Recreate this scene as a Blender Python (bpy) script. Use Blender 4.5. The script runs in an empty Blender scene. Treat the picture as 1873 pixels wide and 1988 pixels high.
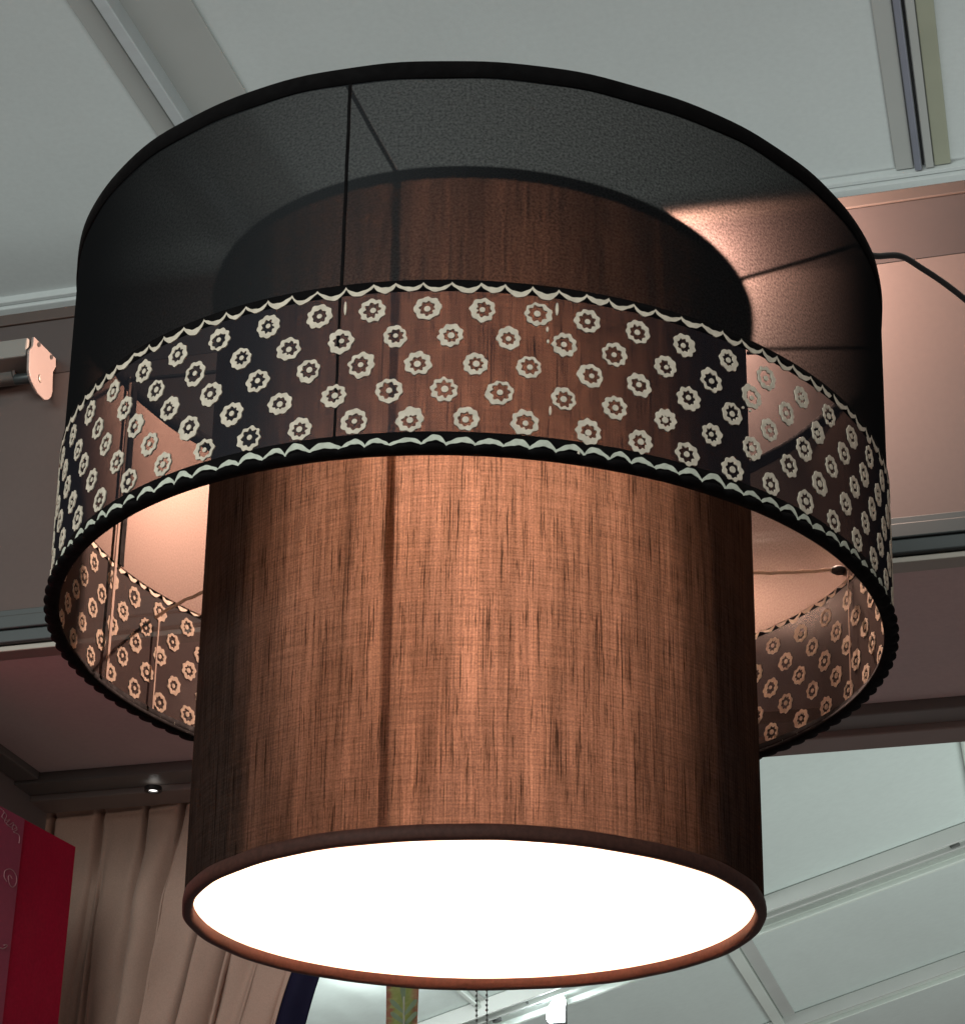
import bpy, bmesh, math, random
from mathutils import Vector, Matrix
random.seed(7)
R = math.radians
S = bpy.context.scene
COL = S.collection

# ------------------------------------------------------------------ camera
PITCH, ROLL, PSI, FPX = 0.45619, 0.00969, R(15.2), 4000.0      # focal length in pixels of a 1873 x 1988 picture
CAMZ = 1.5                                                     # eye height above the (unseen) floor
CW, CH = 1873.0, 1988.0
Mpsi = Matrix.Rotation(PSI, 3, 'Z')
fw = Mpsi @ Vector((0, math.cos(PITCH), math.sin(PITCH)))
up0 = Mpsi @ Vector((0, -math.sin(PITCH), math.cos(PITCH)))
rt0 = Mpsi @ Vector((1, 0, 0))
cr, sr = math.cos(ROLL), math.sin(ROLL)
RT = rt0 * cr + up0 * sr
UP = up0 * cr - rt0 * sr
cam = bpy.data.cameras.new('camera')
camo = bpy.data.objects.new('camera', cam); COL.objects.link(camo)
m = Matrix((RT, UP, -fw)).transposed().to_4x4()
m.translation = Vector((0, 0, CAMZ))
camo.matrix_world = m
cam.sensor_fit = 'VERTICAL'; cam.sensor_height = 36.0
cam.lens = 36.0 * FPX / CH
cam.clip_start = 0.02; cam.clip_end = 200
S.camera = camo

# ------------------------------------------------------------------ world and room light
w = bpy.data.worlds.new('World'); S.world = w; w.use_nodes = True
bg = w.node_tree.nodes['Background']
bg.inputs[0].default_value = (1.0, 0.90, 0.86, 1); bg.inputs[1].default_value = 0.17

def area(name, loc, target, size, energy, color):
    l = bpy.data.lights.new(name, 'AREA'); l.shape = 'RECTANGLE'; l.size, l.size_y = size
    l.energy = energy; l.color = color
    o = bpy.data.objects.new(name, l); COL.objects.link(o)
    o.location = loc
    o.rotation_euler = (Vector(target) - Vector(loc)).to_track_quat('-Z', 'Y').to_euler()
    return o
# the marquee's own cool daylight: one broad source behind the camera; unseen fills added for far roof and lining
area('hall_light', (-1.8, -4.5, 3.3), (-0.4, 1.5, 2.2), (5.0, 2.0), 320, (0.92, 1.0, 0.97))
area('far_roof_fill', (3.0, 7.0, 0.2), (1.5, 11.0, 5.0), (4.0, 2.0), 210, (0.90, 1.0, 0.97))  # added fill, brightens the far roof
area('ceiling_fill', (-1.0, 4.1, 3.1), (-1.0, 4.2, 4.7), (7.0, 1.6), 8.0, (0.90, 1.0, 1.0))  # added fill hidden behind the booth wall, lights only the ceiling

S.view_settings.view_transform = 'Standard'; S.view_settings.look = 'None'
S.view_settings.exposure = 0.0; S.view_settings.gamma = 1.0
S.view_settings.use_curve_mapping = False
S.render.engine = 'CYCLES'
S.cycles.use_denoising = True
S.cycles.max_bounces = 10; S.cycles.transparent_max_bounces = 24
S.cycles.transmission_bounces = 8; S.cycles.diffuse_bounces = 4; S.cycles.glossy_bounces = 4
S.cycles.sample_clamp_indirect = 6.0
S.cycles.caustics_reflective = False; S.cycles.caustics_refractive = False

# ------------------------------------------------------------------ pixel -> direction helpers
O0 = Vector((0, 0, CAMZ))
def ray(u, v):
    return (fw * FPX + RT * (u - CW / 2) - UP * (v - CH / 2)).normalized()
def atY(u, v, Y): d = ray(u, v); return O0 + d * (Y / d.y)
def atX(u, v, X): d = ray(u, v); return O0 + d * (X / d.x)
def atZ(u, v, Z): d = ray(u, v); return O0 + d * ((Z - CAMZ) / d.z)
def atPlane(u, v, p, n): d = ray(u, v); return O0 + d * ((p - O0).dot(n) / d.dot(n))

# ------------------------------------------------------------------ object helpers
def obj(name, me, mat=None, parent=None):
    o = bpy.data.objects.new(name, me); COL.objects.link(o)
    if mat is not None:
        if not me.materials: me.materials.append(mat)
    if parent is not None: o.parent = parent
    return o
def empty(name, loc=(0, 0, 0), rz=0.0):
    o = bpy.data.objects.new(name, None); COL.objects.link(o)
    o.location = loc; o.rotation_euler = (0, 0, rz); o.empty_display_size = 0.05
    return o
def tag(o, label=None, cat=None, group=None, kind=None):
    if label: o['label'] = label
    if cat: o['category'] = cat
    if group: o['group'] = group
    if kind: o['kind'] = kind
    return o
def mesh(name, verts, faces, smooth=False):
    me = bpy.data.meshes.new(name); me.from_pydata([tuple(v) for v in verts], [], faces); me.update()
    bm = bmesh.new(); bm.from_mesh(me); bmesh.ops.recalc_face_normals(bm, faces=bm.faces); bm.to_mesh(me); bm.free()
    if smooth: me.polygons.foreach_set('use_smooth', [True] * len(me.polygons))
    return me
def bevel(o, wdt, seg=2):
    b = o.modifiers.new('bevel', 'BEVEL'); b.width = wdt; b.segments = seg; b.limit_method = 'ANGLE'
    return o
def box(name, x0, x1, y0, y1, z0, z1, mat, parent=None, bev=0.002):
    """axis aligned box in the booth frame, z above the camera's eye level"""
    z0 += CAMZ; z1 += CAMZ
    c = Vector(((x0 + x1) / 2, (y0 + y1) / 2, (z0 + z1) / 2))
    if parent is not None: off = Vector(parent.location)
    else: off = Vector((0, 0, 0))
    v = [Vector((x, y, z)) - off for x in (x0, x1) for y in (y0, y1) for z in (z0, z1)]
    f = [(0, 1, 3, 2), (4, 6, 7, 5), (0, 4, 5, 1), (2, 3, 7, 6), (0, 2, 6, 4), (1, 5, 7, 3)]
    o = obj(name, mesh(name, v, f), mat, parent)
    if bev: bevel(o, bev)
    return o
def prism(name, pts, n, t, mat, parent=None, bev=0.0):
    """flat polygon (world points) given thickness t along n"""
    n = Vector(n).normalized(); off = Vector(parent.location) if parent is not None else Vector((0, 0, 0))
    k = len(pts); P = [Vector(p) - off for p in pts]
    v = P + [p + n * t for p in P]
    f = [tuple(range(k))[::-1], tuple(range(k, 2 * k))] + [(i, (i + 1) % k, k + (i + 1) % k, k + i) for i in range(k)]
    o = obj(name, mesh(name, v, f), mat, parent)
    if bev: bevel(o, bev)
    return o
def tube_mesh(name, pts, r, seg=8, closed=False, caps=True):
    pts = [Vector(p) for p in pts]; V = []; F = []; n = len(pts); prev = None
    for i, p in enumerate(pts):
        a = pts[i - 1] if (i > 0 or closed) else p; b = pts[(i + 1) % n] if (i < n - 1 or closed) else p
        t = (b - a).normalized()
        if prev is None:
            u = t.orthogonal().normalized()
        else:
            u = (prev - t * prev.dot(t)).normalized()
        prev = u; w_ = t.cross(u)
        rr = r(i / max(1, n - 1)) if callable(r) else r
        for k in range(seg):
            a_ = 2 * math.pi * k / seg
            V.append(p + (u * math.cos(a_) + w_ * math.sin(a_)) * rr)
    for i in range(n if closed else n - 1):
        for k in range(seg):
            j = (i + 1) % n; k2 = (k + 1) % seg
            F.append((i * seg + k, i * seg + k2, j * seg + k2, j * seg + k))
    if caps and not closed:
        F.append(tuple(range(seg))[::-1]); F.append(tuple(range((n - 1) * seg, n * seg)))
    return mesh(name, V, F, True)
def spline(pts, n=12):
    """Catmull-Rom through pts"""
    P = [Vector(p) for p in pts]; P = [P[0] * 2 - P[1]] + P + [P[-1] * 2 - P[-2]]; out = []
    for i in range(1, len(P) - 2):
        for k in range(n):
            t = k / n; a, b, c, d = P[i - 1], P[i], P[i + 1], P[i + 2]
            out.append(0.5 * ((2 * b) + (c - a) * t + (2 * a - 5 * b + 4 * c - d) * t * t + (3 * b - a - 3 * c + d) * t ** 3))
    out.append(P[-2]); return out

# ------------------------------------------------------------------ materials
class NT:
    def __init__(s, name):
        s.m = bpy.data.materials.new(name); s.m.use_nodes = True; s.t = s.m.node_tree; s.t.nodes.clear()
        s.out = s.n('ShaderNodeOutputMaterial')
    def n(s, typ, **kw):
        nd = s.t.nodes.new(typ)
        for k, v in kw.items():
            if k == 'ins':
                for kk, vv in v.items(): s.set(nd.inputs[kk], vv)
            else: setattr(nd, k, v)
        return nd
    def set(s, sock, v):
        if isinstance(v, bpy.types.NodeSocket): s.t.links.new(v, sock)
        elif isinstance(v, bpy.types.Node): s.t.links.new(v.outputs[0], sock)
        else:
            if sock.type == 'RGBA' and len(v) == 3: v = (*v, 1)
            sock.default_value = v
    def math(s, op, a, b=0.0, c=None, clamp=False):
        nd = s.n('ShaderNodeMath', operation=op, use_clamp=clamp); s.set(nd.inputs[0], a); s.set(nd.inputs[1], b)
        if c is not None: s.set(nd.inputs[2], c)
        return nd.outputs[0]
    def noise(s, vec, scale, detail=3.0, rough=0.55):
        nd = s.n('ShaderNodeTexNoise'); s.set(nd.inputs['Vector'], vec); nd.inputs['Scale'].default_value = scale
        nd.inputs['Detail'].default_value = detail; nd.inputs['Roughness'].default_value = rough
        return nd.outputs['Fac']
    def mapping(s, vec, sc, loc=(0, 0, 0)):
        nd = s.n('ShaderNodeMapping'); s.set(nd.inputs['Vector'], vec); nd.inputs['Scale'].default_value = sc
        nd.inputs['Location'].default_value = loc
        return nd.outputs[0]
    def rng(s, v, a, b, c, d, smooth=False):
        nd = s.n('ShaderNodeMapRange'); nd.clamp = True
        if smooth: nd.interpolation_type = 'SMOOTHSTEP'
        s.set(nd.inputs[0], v)
        for i, x in enumerate((a, b, c, d)): nd.inputs[i + 1].default_value = x
        return nd.outputs[0]
    def mixc(s, f, a, b, mode='MIX'):
        nd = s.n('ShaderNodeMix', data_type='RGBA', blend_type=mode)
        s.set(nd.inputs[0], f); s.set(nd.inputs[6], a); s.set(nd.inputs[7], b)
        return nd.outputs[2]
    def mix(s, f, a, b):
        nd = s.n('ShaderNodeMixShader'); s.set(nd.inputs[0], f); s.set(nd.inputs[1], a); s.set(nd.inputs[2], b); return nd.outputs[0]
    def add(s, a, b):
        nd = s.n('ShaderNodeAddShader'); s.set(nd.inputs[0], a); s.set(nd.inputs[1], b); return nd.outputs[0]
    def done(s, sh, disp=None):
        s.set(s.out.inputs[0], sh); return s.m
    def tc(s, which='Object'):
        return s.n('ShaderNodeTexCoord').outputs[which]
    def facing(s):
        """cosine between the surface normal and the viewing direction"""
        g = s.n('ShaderNodeNewGeometry'); d = s.n('ShaderNodeVectorMath', operation='DOT_PRODUCT')
        s.set(d.inputs[0], g.outputs['Normal']); s.set(d.inputs[1], g.outputs['Incoming'])
        return s.math('ABSOLUTE', d.outputs['Value']), g.outputs['Backfacing']

def paint(name, col, rough=0.5, var=0.12, scale=3.0, spec=0.4, metal=0.0, grain=0.0, gscale=400.0, stretch=(1, 1, 1), bump=0.0, sag=0.0):
    t = NT(name); oc = t.mapping(t.tc(), stretch)
    nz = t.noise(oc, scale, 4.0); f = t.rng(nz, 0.3, 0.7, 1 - var, 1 + var)
    if grain:
        g = t.noise(oc, gscale, 2.0); f = t.math('MULTIPLY', f, t.rng(g, 0.25, 0.75, 1 - grain, 1 + grain))
    c = t.n('ShaderNodeVectorMath', operation='SCALE'); c.inputs[0].default_value = col; t.set(c.inputs['Scale'], f)
    b = t.n('ShaderNodeBsdfPrincipled'); t.set(b.inputs['Base Color'], c.outputs[0])
    t.set(b.inputs['Roughness'], t.rng(t.noise(oc, scale * 2.3, 3.0), 0.3, 0.7, rough * 0.85, min(1, rough * 1.15)))
    b.inputs['Metallic'].default_value = metal; b.inputs['Specular IOR Level'].default_value = spec
    if bump:
        bp = t.n('ShaderNodeBump'); bp.inputs['Strength'].default_value = bump; bp.inputs['Distance'].default_value = 0.002
        t.set(bp.inputs['Height'], t.noise(oc, gscale, 3.0)); t.set(b.inputs['Normal'], bp.outputs[0])
    if sag:      # slack cloth: broad shallow creases
        bp = t.n('ShaderNodeBump'); bp.inputs['Strength'].default_value = sag; bp.inputs['Distance'].default_value = 0.05
        t.set(bp.inputs['Height'], t.noise(t.mapping(t.tc(), (1.6, 0.5, 1.0)), 1.3, 3.0, 0.5)); t.set(b.inputs['Normal'], bp.outputs[0])
    return t.done(b)
def emit(name, col, st):
    t = NT(name); e = t.n('ShaderNodeEmission'); e.inputs[0].default_value = (*col, 1); e.inputs[1].default_value = st
    return t.done(e)

M = {}
M['lining'] = paint('marquee_lining', (0.62, 0.66, 0.65), 0.75, 0.05, 0.8, 0.2, grain=0.03, gscale=60, sag=0.6)
M['lining_far'] = paint('far_lining', (0.60, 0.67, 0.64), 0.42, 0.06, 0.5, 0.45, grain=0.03, gscale=30, sag=0.5)
M['rafter'] = paint('rafter_and_shade_grey', (0.44, 0.45, 0.43), 0.6, 0.06, 2.0, 0.3)  # also colours the shade strips beside rafter and purlins
M['alu'] = paint('aluminium', (0.62, 0.66, 0.67), 0.38, 0.05, 3.0, 0.5, metal=0.35, stretch=(1, 6, 1))
M['alu_purple'] = paint('anodised_rail', (0.26, 0.27, 0.33), 0.4, 0.06, 3.0, 0.5, metal=0.3)
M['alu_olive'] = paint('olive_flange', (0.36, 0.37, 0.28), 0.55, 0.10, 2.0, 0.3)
M['slot'] = paint('slot_black', (0.012, 0.012, 0.014), 0.7, 0.1)
M['beam'] = paint('booth_beam', (0.032, 0.0245, 0.023), 0.45, 0.05, 2.0, 0.4, grain=0.03, gscale=120)
M['panel'] = paint('booth_panel', (0.066, 0.050, 0.045), 0.6, 0.05, 1.6, 0.3, grain=0.035, gscale=160)
M['topstrip'] = paint('booth_top_strip', (0.040, 0.031, 0.027), 0.5, 0.05, 2.0, 0.3)
M['soffit'] = paint('soffit_panel', (0.46, 0.355, 0.34), 0.65, 0.08, 2.2, 0.25, grain=0.04, gscale=160)
M['rail'] = paint('rail_grey', (0.03, 0.036, 0.036), 0.42, 0.06, 3.0, 0.5, metal=0.3)
M['rail_light'] = paint('rail_bare', (0.26, 0.235, 0.20), 0.35, 0.05, 3.0, 0.5, metal=0.4)
M['backbeam'] = paint('back_beam', (0.13, 0.115, 0.105), 0.5, 0.08, 3.0, 0.4)
M['backbeam_low'] = paint('back_beam_lip', (0.22, 0.17, 0.15), 0.5, 0.08, 3.0, 0.4)
M['plastic'] = paint('bracket_plastic', (0.17, 0.142, 0.13), 0.42, 0.03, 6.0, 0.4)
M['dark'] = paint('dark_metal', (0.03, 0.028, 0.027), 0.45, 0.1, 5.0, 0.4)
M['blindgrey'] = paint('blind_grey', (0.17, 0.165, 0.15), 0.4, 0.05, 5.0, 0.4)
M['cord'] = paint('black_cable', (0.012, 0.012, 0.012), 0.5, 0.1, 20.0, 0.4)
M['red'] = paint('red_cloth', (0.42, 0.004, 0.035), 0.7, 0.12, 6.0, 0.2, grain=0.12, gscale=220)
M['magenta'] = paint('pink_strip', (0.34, 0.05, 0.10), 0.45, 0.08, 6.0, 0.4, grain=0.06, gscale=120)
M['chalk'] = paint('pale_print', (0.42, 0.20, 0.22), 0.6, 0.2, 40.0, 0.3)
M['sidewall'] = paint('side_wall', (0.22, 0.185, 0.175), 0.65, 0.06, 2.0, 0.25)
M['navy'] = paint('navy_cloth', (0.012, 0.011, 0.030), 0.8, 0.15, 12.0, 0.1)
M['glow'] = emit('lit_lens', (1.0, 0.97, 0.92), 3.0)
M['flood'] = emit('lit_flood', (0.86, 0.96, 1.0), 60.0)
M['bulb'] = emit('lit_bulb', (1.0, 0.60, 0.42), 640.0)
M['bulb_small'] = emit('lit_small_bulb', (1.0, 0.60, 0.42), 50.0)
M['gap_fill_bulb'] = emit('lit_gap_fill', (1.0, 0.66, 0.52), 150.0)  # added unseen source between the two shades
M['steelwhite'] = paint('white_steel', (0.60, 0.65, 0.60), 0.4, 0.05, 2.0, 0.45)
M['chain'] = paint('chain_grey', (0.10, 0.105, 0.10), 0.4, 0.1, 30.0, 0.5)

# sheer black film of the upper outer shade: dark cloth outside, coppery satin lining inside, see-through
def film_mat():
    t = NT('sheer_black_film'); cosv, back = t.facing()
    uv = t.tc('UV')
    g1 = t.noise(uv, 520.0, 2.0, 0.6)
    grain = t.rng(g1, 0.30, 0.70, 0.45, 1.55)
    # a woven sheet: the share of light passing straight through falls as it is seen more obliquely
    base = t.math('POWER', 0.205, t.math('DIVIDE', 1.0, t.math('MAXIMUM', cosv, 0.12)))
    T = t.math('MULTIPLY', t.math('MULTIPLY', base, grain), 1.02, clamp=True)
    tr = t.n('ShaderNodeBsdfRefraction'); tr.inputs[0].default_value = (1.0, 0.96, 0.93, 1)
    tr.inputs['Roughness'].default_value = 0.42; tr.inputs['IOR'].default_value = 1.02      # a hazy sheet: things right behind it stay sharp, far ones blur
    dout = t.n('ShaderNodeBsdfDiffuse'); dout.inputs[0].default_value = (0.0018, 0.0020, 0.0023, 1)
    gout = t.n('ShaderNodeBsdfGlossy'); gout.inputs[0].default_value = (0.9, 0.95, 1, 1); gout.inputs[1].default_value = 0.55
    outside = t.mix(0.012, dout.outputs[0], gout.outputs[0])
    din = t.n('ShaderNodeBsdfDiffuse'); din.inputs[0].default_value = (0.040, 0.031, 0.027, 1)
    gin = t.n('ShaderNodeBsdfGlossy'); gin.inputs[0].default_value = (0.45, 0.34, 0.285, 1); gin.inputs[1].default_value = 0.50
    inside = t.mix(0.12, din.outputs[0], gin.outputs[0])
    body = t.mix(back, outside, inside)
    return t.done(t.mix(T, body, tr.outputs[0]))
M['film'] = film_mat()

def band_mat():
    t = NT('sheer_printed_cotton'); cosv, back = t.facing(); uv = t.tc('UV')
    weave = t.rng(t.noise(t.mapping(uv, (1.0, 1.6, 1)), 1300.0, 2.0, 0.6), 0.3, 0.7, 0.72, 1.28)
    cloud = t.rng(t.noise(uv, 18.0, 3.0), 0.3, 0.7, 0.82, 1.15)
    base = t.math('POWER', 0.33, t.math('DIVIDE', 1.0, t.math('MAXIMUM', cosv, 0.12)))
    T = t.math('MULTIPLY', t.math('MULTIPLY', base, weave), t.math('MULTIPLY', cloud, 1.05), clamp=True)
    tr = t.n('ShaderNodeBsdfTransparent'); tr.inputs[0].default_value = (1.0, 0.94, 0.92, 1)
    dout = t.n('ShaderNodeBsdfDiffuse'); dout.inputs[0].default_value = (0.009, 0.009, 0.012, 1)
    gout = t.n('ShaderNodeBsdfGlossy'); gout.inputs[0].default_value = (0.9, 0.92, 1, 1); gout.inputs[1].default_value = 0.45
    outside = t.mix(0.012, dout.outputs[0], gout.outputs[0])
    din = t.n('ShaderNodeBsdfDiffuse'); din.inputs[0].default_value = (0.035, 0.028, 0.026, 1)
    gin = t.n('ShaderNodeBsdfGlossy'); gin.inputs[0].default_value = (0.95, 0.85, 0.78, 1); gin.inputs[1].default_value = 0.30
    inside = t.mix(0.010, din.outputs[0], gin.outputs[0])
    return t.done(t.mix(T, t.mix(back, outside, inside), tr.outputs[0]))
M['band'] = band_mat()

def motif_mat(name, col, tl):
    t = NT(name); oc = t.tc()
    f = t.rng(t.noise(oc, 160.0, 4.0), 0.3, 0.7, 0.82, 1.12)
    c = t.n('ShaderNodeVectorMath', operation='SCALE'); c.inputs[0].default_value = col; t.set(c.inputs['Scale'], f)
    d = t.n('ShaderNodeBsdfDiffuse'); t.set(d.inputs[0], c.outputs[0])
    l = t.n('ShaderNodeBsdfTranslucent'); l.inputs[0].default_value = (0.75, 0.62, 0.50, 1)
    return t.done(t.mix(tl, d.outputs[0], l.outputs[0]))
M['motif'] = motif_mat('cream_print', (0.72, 0.64, 0.52), 0.22)
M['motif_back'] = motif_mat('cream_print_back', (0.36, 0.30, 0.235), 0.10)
M['wave'] = motif_mat('pale_green_print', (0.54, 0.565, 0.475), 0.08)
M['seamcloth'] = motif_mat('lapped_seam', (0.30, 0.22, 0.17), 0.55)
M['tape'] = motif_mat('clear_tape', (0.36, 0.29, 0.245), 0.2)
M['hem'] = paint('black_binding', (0.004, 0.0036, 0.0038), 0.85, 0.2, 60.0, 0.04)

# slubbed brown silk of the inner shade, lit from within
def silk_mat():
    t = NT('brown_slub_silk'); cosv, back = t.facing(); uv = t.tc('UV')
    warp = t.noise(t.mapping(uv, (560.0, 11.0, 1)), 1.0, 3.0, 0.62)
    weft = t.noise(t.mapping(uv, (20.0, 560.0, 1), (1.3, 0, 0)), 1.0, 3.0, 0.62)
    slub = t.noise(t.mapping(uv, (520.0, 13.0, 1), (3.1, 7.7, 0)), 1.0, 3.0, 0.6)
    slub2 = t.noise(t.mapping(uv, (900.0, 30.0, 1), (8.1, 2.7, 0)), 1.0, 3.0, 0.6)
    bandn = t.noise(t.mapping(uv, (62.0, 3.2, 1), (9.0, 1.0, 0)), 1.0, 3.0, 0.55)
    fine = t.noise(t.mapping(uv, (620.0, 560.0, 1)), 1.0, 2.0, 0.7)
    blot = t.noise(t.mapping(uv, (14.0, 9.0, 1)), 1.0, 3.0, 0.55)
    k = t.rng(slub, 0.57, 0.65, 1.0, 0.30, True)
    k = t.math('MULTIPLY', k, t.rng(slub2, 0.575, 0.65, 1.0, 0.40, True))
    k = t.math('MULTIPLY', k, t.rng(warp, 0.32, 0.68, 1.32, 0.68))
    k = t.math('MULTIPLY', k, t.rng(weft, 0.32, 0.68, 0.80, 1.20))
    k = t.math('MULTIPLY', k, t.rng(fine, 0.28, 0.72, 0.74, 1.26))
    k = t.math('MULTIPLY', k, t.rng(bandn, 0.28, 0.72, 1.15, 0.70))
    k = t.math('MULTIPLY', k, t.rng(blot, 0.3, 0.7, 0.92, 1.08))
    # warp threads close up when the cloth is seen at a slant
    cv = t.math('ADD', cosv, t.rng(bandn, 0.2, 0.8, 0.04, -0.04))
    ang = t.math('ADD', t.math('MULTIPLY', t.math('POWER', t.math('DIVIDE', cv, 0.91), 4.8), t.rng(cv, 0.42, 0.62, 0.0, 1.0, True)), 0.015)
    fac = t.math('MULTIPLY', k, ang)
    c = t.n('ShaderNodeVectorMath', operation='SCALE'); c.inputs[0].default_value = (0.042, 0.0286, 0.0216); t.set(c.inputs['Scale'], fac)
    l = t.n('ShaderNodeBsdfTranslucent'); t.set(l.inputs[0], c.outputs[0])
    # outside: near-black brown cloth; inside: pale backing
    cd = t.n('ShaderNodeVectorMath', operation='SCALE'); cd.inputs[0].default_value = (0.020, 0.013, 0.011); t.set(cd.inputs['Scale'], k)
    cc = t.mixc(back, cd.outputs[0], (0.50, 0.38, 0.30))
    d = t.n('ShaderNodeBsdfDiffuse'); t.set(d.inputs[0], cc)
    return t.done(t.add(d.outputs[0], l.outputs[0]))
M['silk'] = silk_mat()
def trim_mat():
    t = NT('brown_binding'); uv = t.tc()
    f = t.rng(t.noise(uv, 260.0, 3.0), 0.3, 0.7, 0.75, 1.25)
    c = t.n('ShaderNodeVectorMath', operation='SCALE'); c.inputs[0].default_value = (0.045, 0.017, 0.012); t.set(c.inputs['Scale'], f)
    d = t.n('ShaderNodeBsdfPrincipled'); t.set(d.inputs['Base Color'], c.outputs[0]); d.inputs['Roughness'].default_value = 0.7
    d.inputs['Specular IOR Level'].default_value = 0.2
    return t.done(d)
M['trim'] = trim_mat()
def diffuser_mat():
    t = NT('opal_diffuser'); l = t.n('ShaderNodeBsdfTranslucent'); l.inputs[0].default_value = (0.93, 0.90, 0.87, 1)
    d = t.n('ShaderNodeBsdfDiffuse'); d.inputs[0].default_value = (0.8, 0.8, 0.8, 1)
    return t.done(t.mix(0.93, d.outputs[0], l.outputs[0]))
M['diffuser'] = diffuser_mat()
def curtain_mat():
    t = NT('taupe_curtain'); oc = t.tc()
    f = t.rng(t.noise(oc, 5.0, 3.0), 0.3, 0.7, 0.92, 1.08)
    f = t.math('MULTIPLY', f, t.rng(t.noise(oc, 500.0, 2.0), 0.3, 0.7, 0.94, 1.06))
    c = t.n('ShaderNodeVectorMath', operation='SCALE'); c.inputs[0].default_value = (0.45, 0.30, 0.235); t.set(c.inputs['Scale'], f)
    d = t.n('ShaderNodeBsdfPrincipled'); t.set(d.inputs['Base Color'], c.outputs[0]); d.inputs['Roughness'].default_value = 0.75
    d.inputs['Specular IOR Level'].default_value = 0.2; d.inputs['Sheen Weight'].default_value = 0.15
    return t.done(d)
M['curtain'] = curtain_mat()
def banner_mat():
    t = NT('green_banner'); g = t.n('ShaderNodeSeparateXYZ'); t.set(g.inputs[0], t.tc('UV'))
    n = t.noise(t.mapping(t.tc('UV'), (3.0, 6.0, 1)), 1.0, 4.0)
    edge = t.math('ABSOLUTE', t.math('SUBTRACT', t.math('ADD', g.outputs[0], t.rng(n, 0.3, 0.7, -0.10, 0.10)), 0.5))
    c = t.mixc(t.rng(edge, 0.26, 0.42, 0.0, 1.0, True), (0.52, 0.66, 0.22), (0.62, 0.27, 0.19))
    c = t.mixc(t.rng(n, 0.45, 0.7, 0.0, 0.6), c, (0.75, 0.80, 0.38))
    b = t.n('ShaderNodeBsdfPrincipled'); t.set(b.inputs['Base Color'], c); b.inputs['Roughness'].default_value = 0.6
    return t.done(b)
M['banner'] = banner_mat()
M['leafprint'] = paint('leaf_print', (0.34, 0.50, 0.33), 0.6, 0.2, 20.0, 0.3)
M['leafline'] = paint('leaf_line', (0.70, 0.76, 0.62), 0.6, 0.2, 20.0, 0.3)

# ================================================================== SETTING: marquee ceiling
HC = 3.2                                     # lining height above the eye
ceil = tag(box('ceiling', -6.5, 4.0, -1.0, 4.595, HC, HC + 0.02, M['lining'], bev=0), kind='structure')
# wide flat border beam the rafters run into
bb = empty('ceiling_border_beam', (-1.0, 4.6, HC + CAMZ))
box('beam_body', -6.5, 4.0, 4.6, 5.6, HC - 0.03, HC + 0.05, M['lining'], bb, 0.004)
box('lip', -6.5, 4.0, 4.58, 4.598, HC - 0.02, HC + 0.03, M['lining'], bb, 0.003)
tag(bb, 'pale border beam at the far edge of the white ceiling, above the lit booth wall', 'beam')

def rafter(name, label, strips, ytop, yend, v0, v1):
    """strips: (u0, u1 at picture row v0, drop, material, part name) run along +Y on the ceiling"""
    e = empty(name, (0, 3.0, HC + CAMZ))
    xs = []
    for (u0, u1, drop, mat, pn) in strips:
        x0 = atZ(u0, v0, CAMZ + HC - drop).x; x1 = atZ(u1, v0, CAMZ + HC - drop).x
        box(pn, x0, x1 - 0.002, ytop, yend, HC - drop, HC - 0.001 if drop > 0 else HC, M[mat], e, 0.003)
        xs += [x0, x1]
    e.location.x = 0
    return tag(e, label, 'rafter', 'rafters of the white ceiling')
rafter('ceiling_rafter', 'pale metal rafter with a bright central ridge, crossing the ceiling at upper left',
       [(128, 178, 0.012, 'rafter', 'flange_or_shade'), (178, 208, 0.06, 'alu', 'ridge'), (208, 372, 0.010, 'rafter', 'flange_or_shade')], -0.9, 4.575, 0, 240)  # side strips are shade of the sagging lining, built as darker boards
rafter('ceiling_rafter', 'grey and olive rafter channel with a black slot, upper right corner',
       [(1689, 1731, 0.008, 'rafter', 'flange_or_shade'), (1731, 1748, 0.019, 'alu_purple', 'ridge'), (1748, 1755, 0.004, 'slot', 'slot'),
        (1755, 1775, 0.015, 'rafter', 'ridge'), (1775, 1813, 0.010, 'alu_olive', 'flange_or_shade')], -0.9, 4.575, 0, 318)

# ================================================================== booth wall behind the lamp
YF = 1.98; k = YF / 2.3
ZT, ZL2, ZB, ZR1, ZR0 = 1.572 * k, 1.553 * k, 1.463 * k, 1.098 * k, 1.048 * k
XA, XB = -1.262, 1.2
bw = empty('booth_wall', (-0.3, YF, ZR0 + CAMZ))
box('top_strip', XA - 0.9, XB, YF - 0.004, YF + 0.06, ZL2 + 0.0006, ZT, M['topstrip'], bw, 0.001)
box('header_beam', XA - 0.9, XB, YF - 0.002, YF + 0.05, ZB, ZL2, M['beam'], bw, 0.001)
box('wall_panel', XA - 0.9, XB, YF - 0.001, YF + 0.03, ZR1, ZB - 0.0002, M['panel'], bw, 0)
h = (ZR1 - ZR0)
box('rail', XA - 0.9, XB, YF - 0.006, YF + 0.025, ZR1 - h * 0.22, ZR1 - 0.0005, M['rail'], bw, 0.001)
box('rail', XA - 0.9, XB, YF - 0.012, YF + 0.025, ZR1 - h * 0.62, ZR1 - h * 0.23, M['rail'], bw, 0.0015)
box('rail', XA - 0.9, XB, YF - 0.009, YF + 0.025, ZR0, ZR1 - h * 0.63, M['rail'], bw, 0.0015)
tag(bw, 'booth wall with header beam and pink-lit panel directly behind the lamp', 'wall')
sf = empty('booth_soffit', (-0.3, 2.2, ZR0 + CAMZ))
YB = 2.44
box('soffit_panel', XA, XB, YF + 0.026, 2.395, ZR0 - 0.002, ZR0 + 0.02, M['soffit'], sf, 0)
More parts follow.
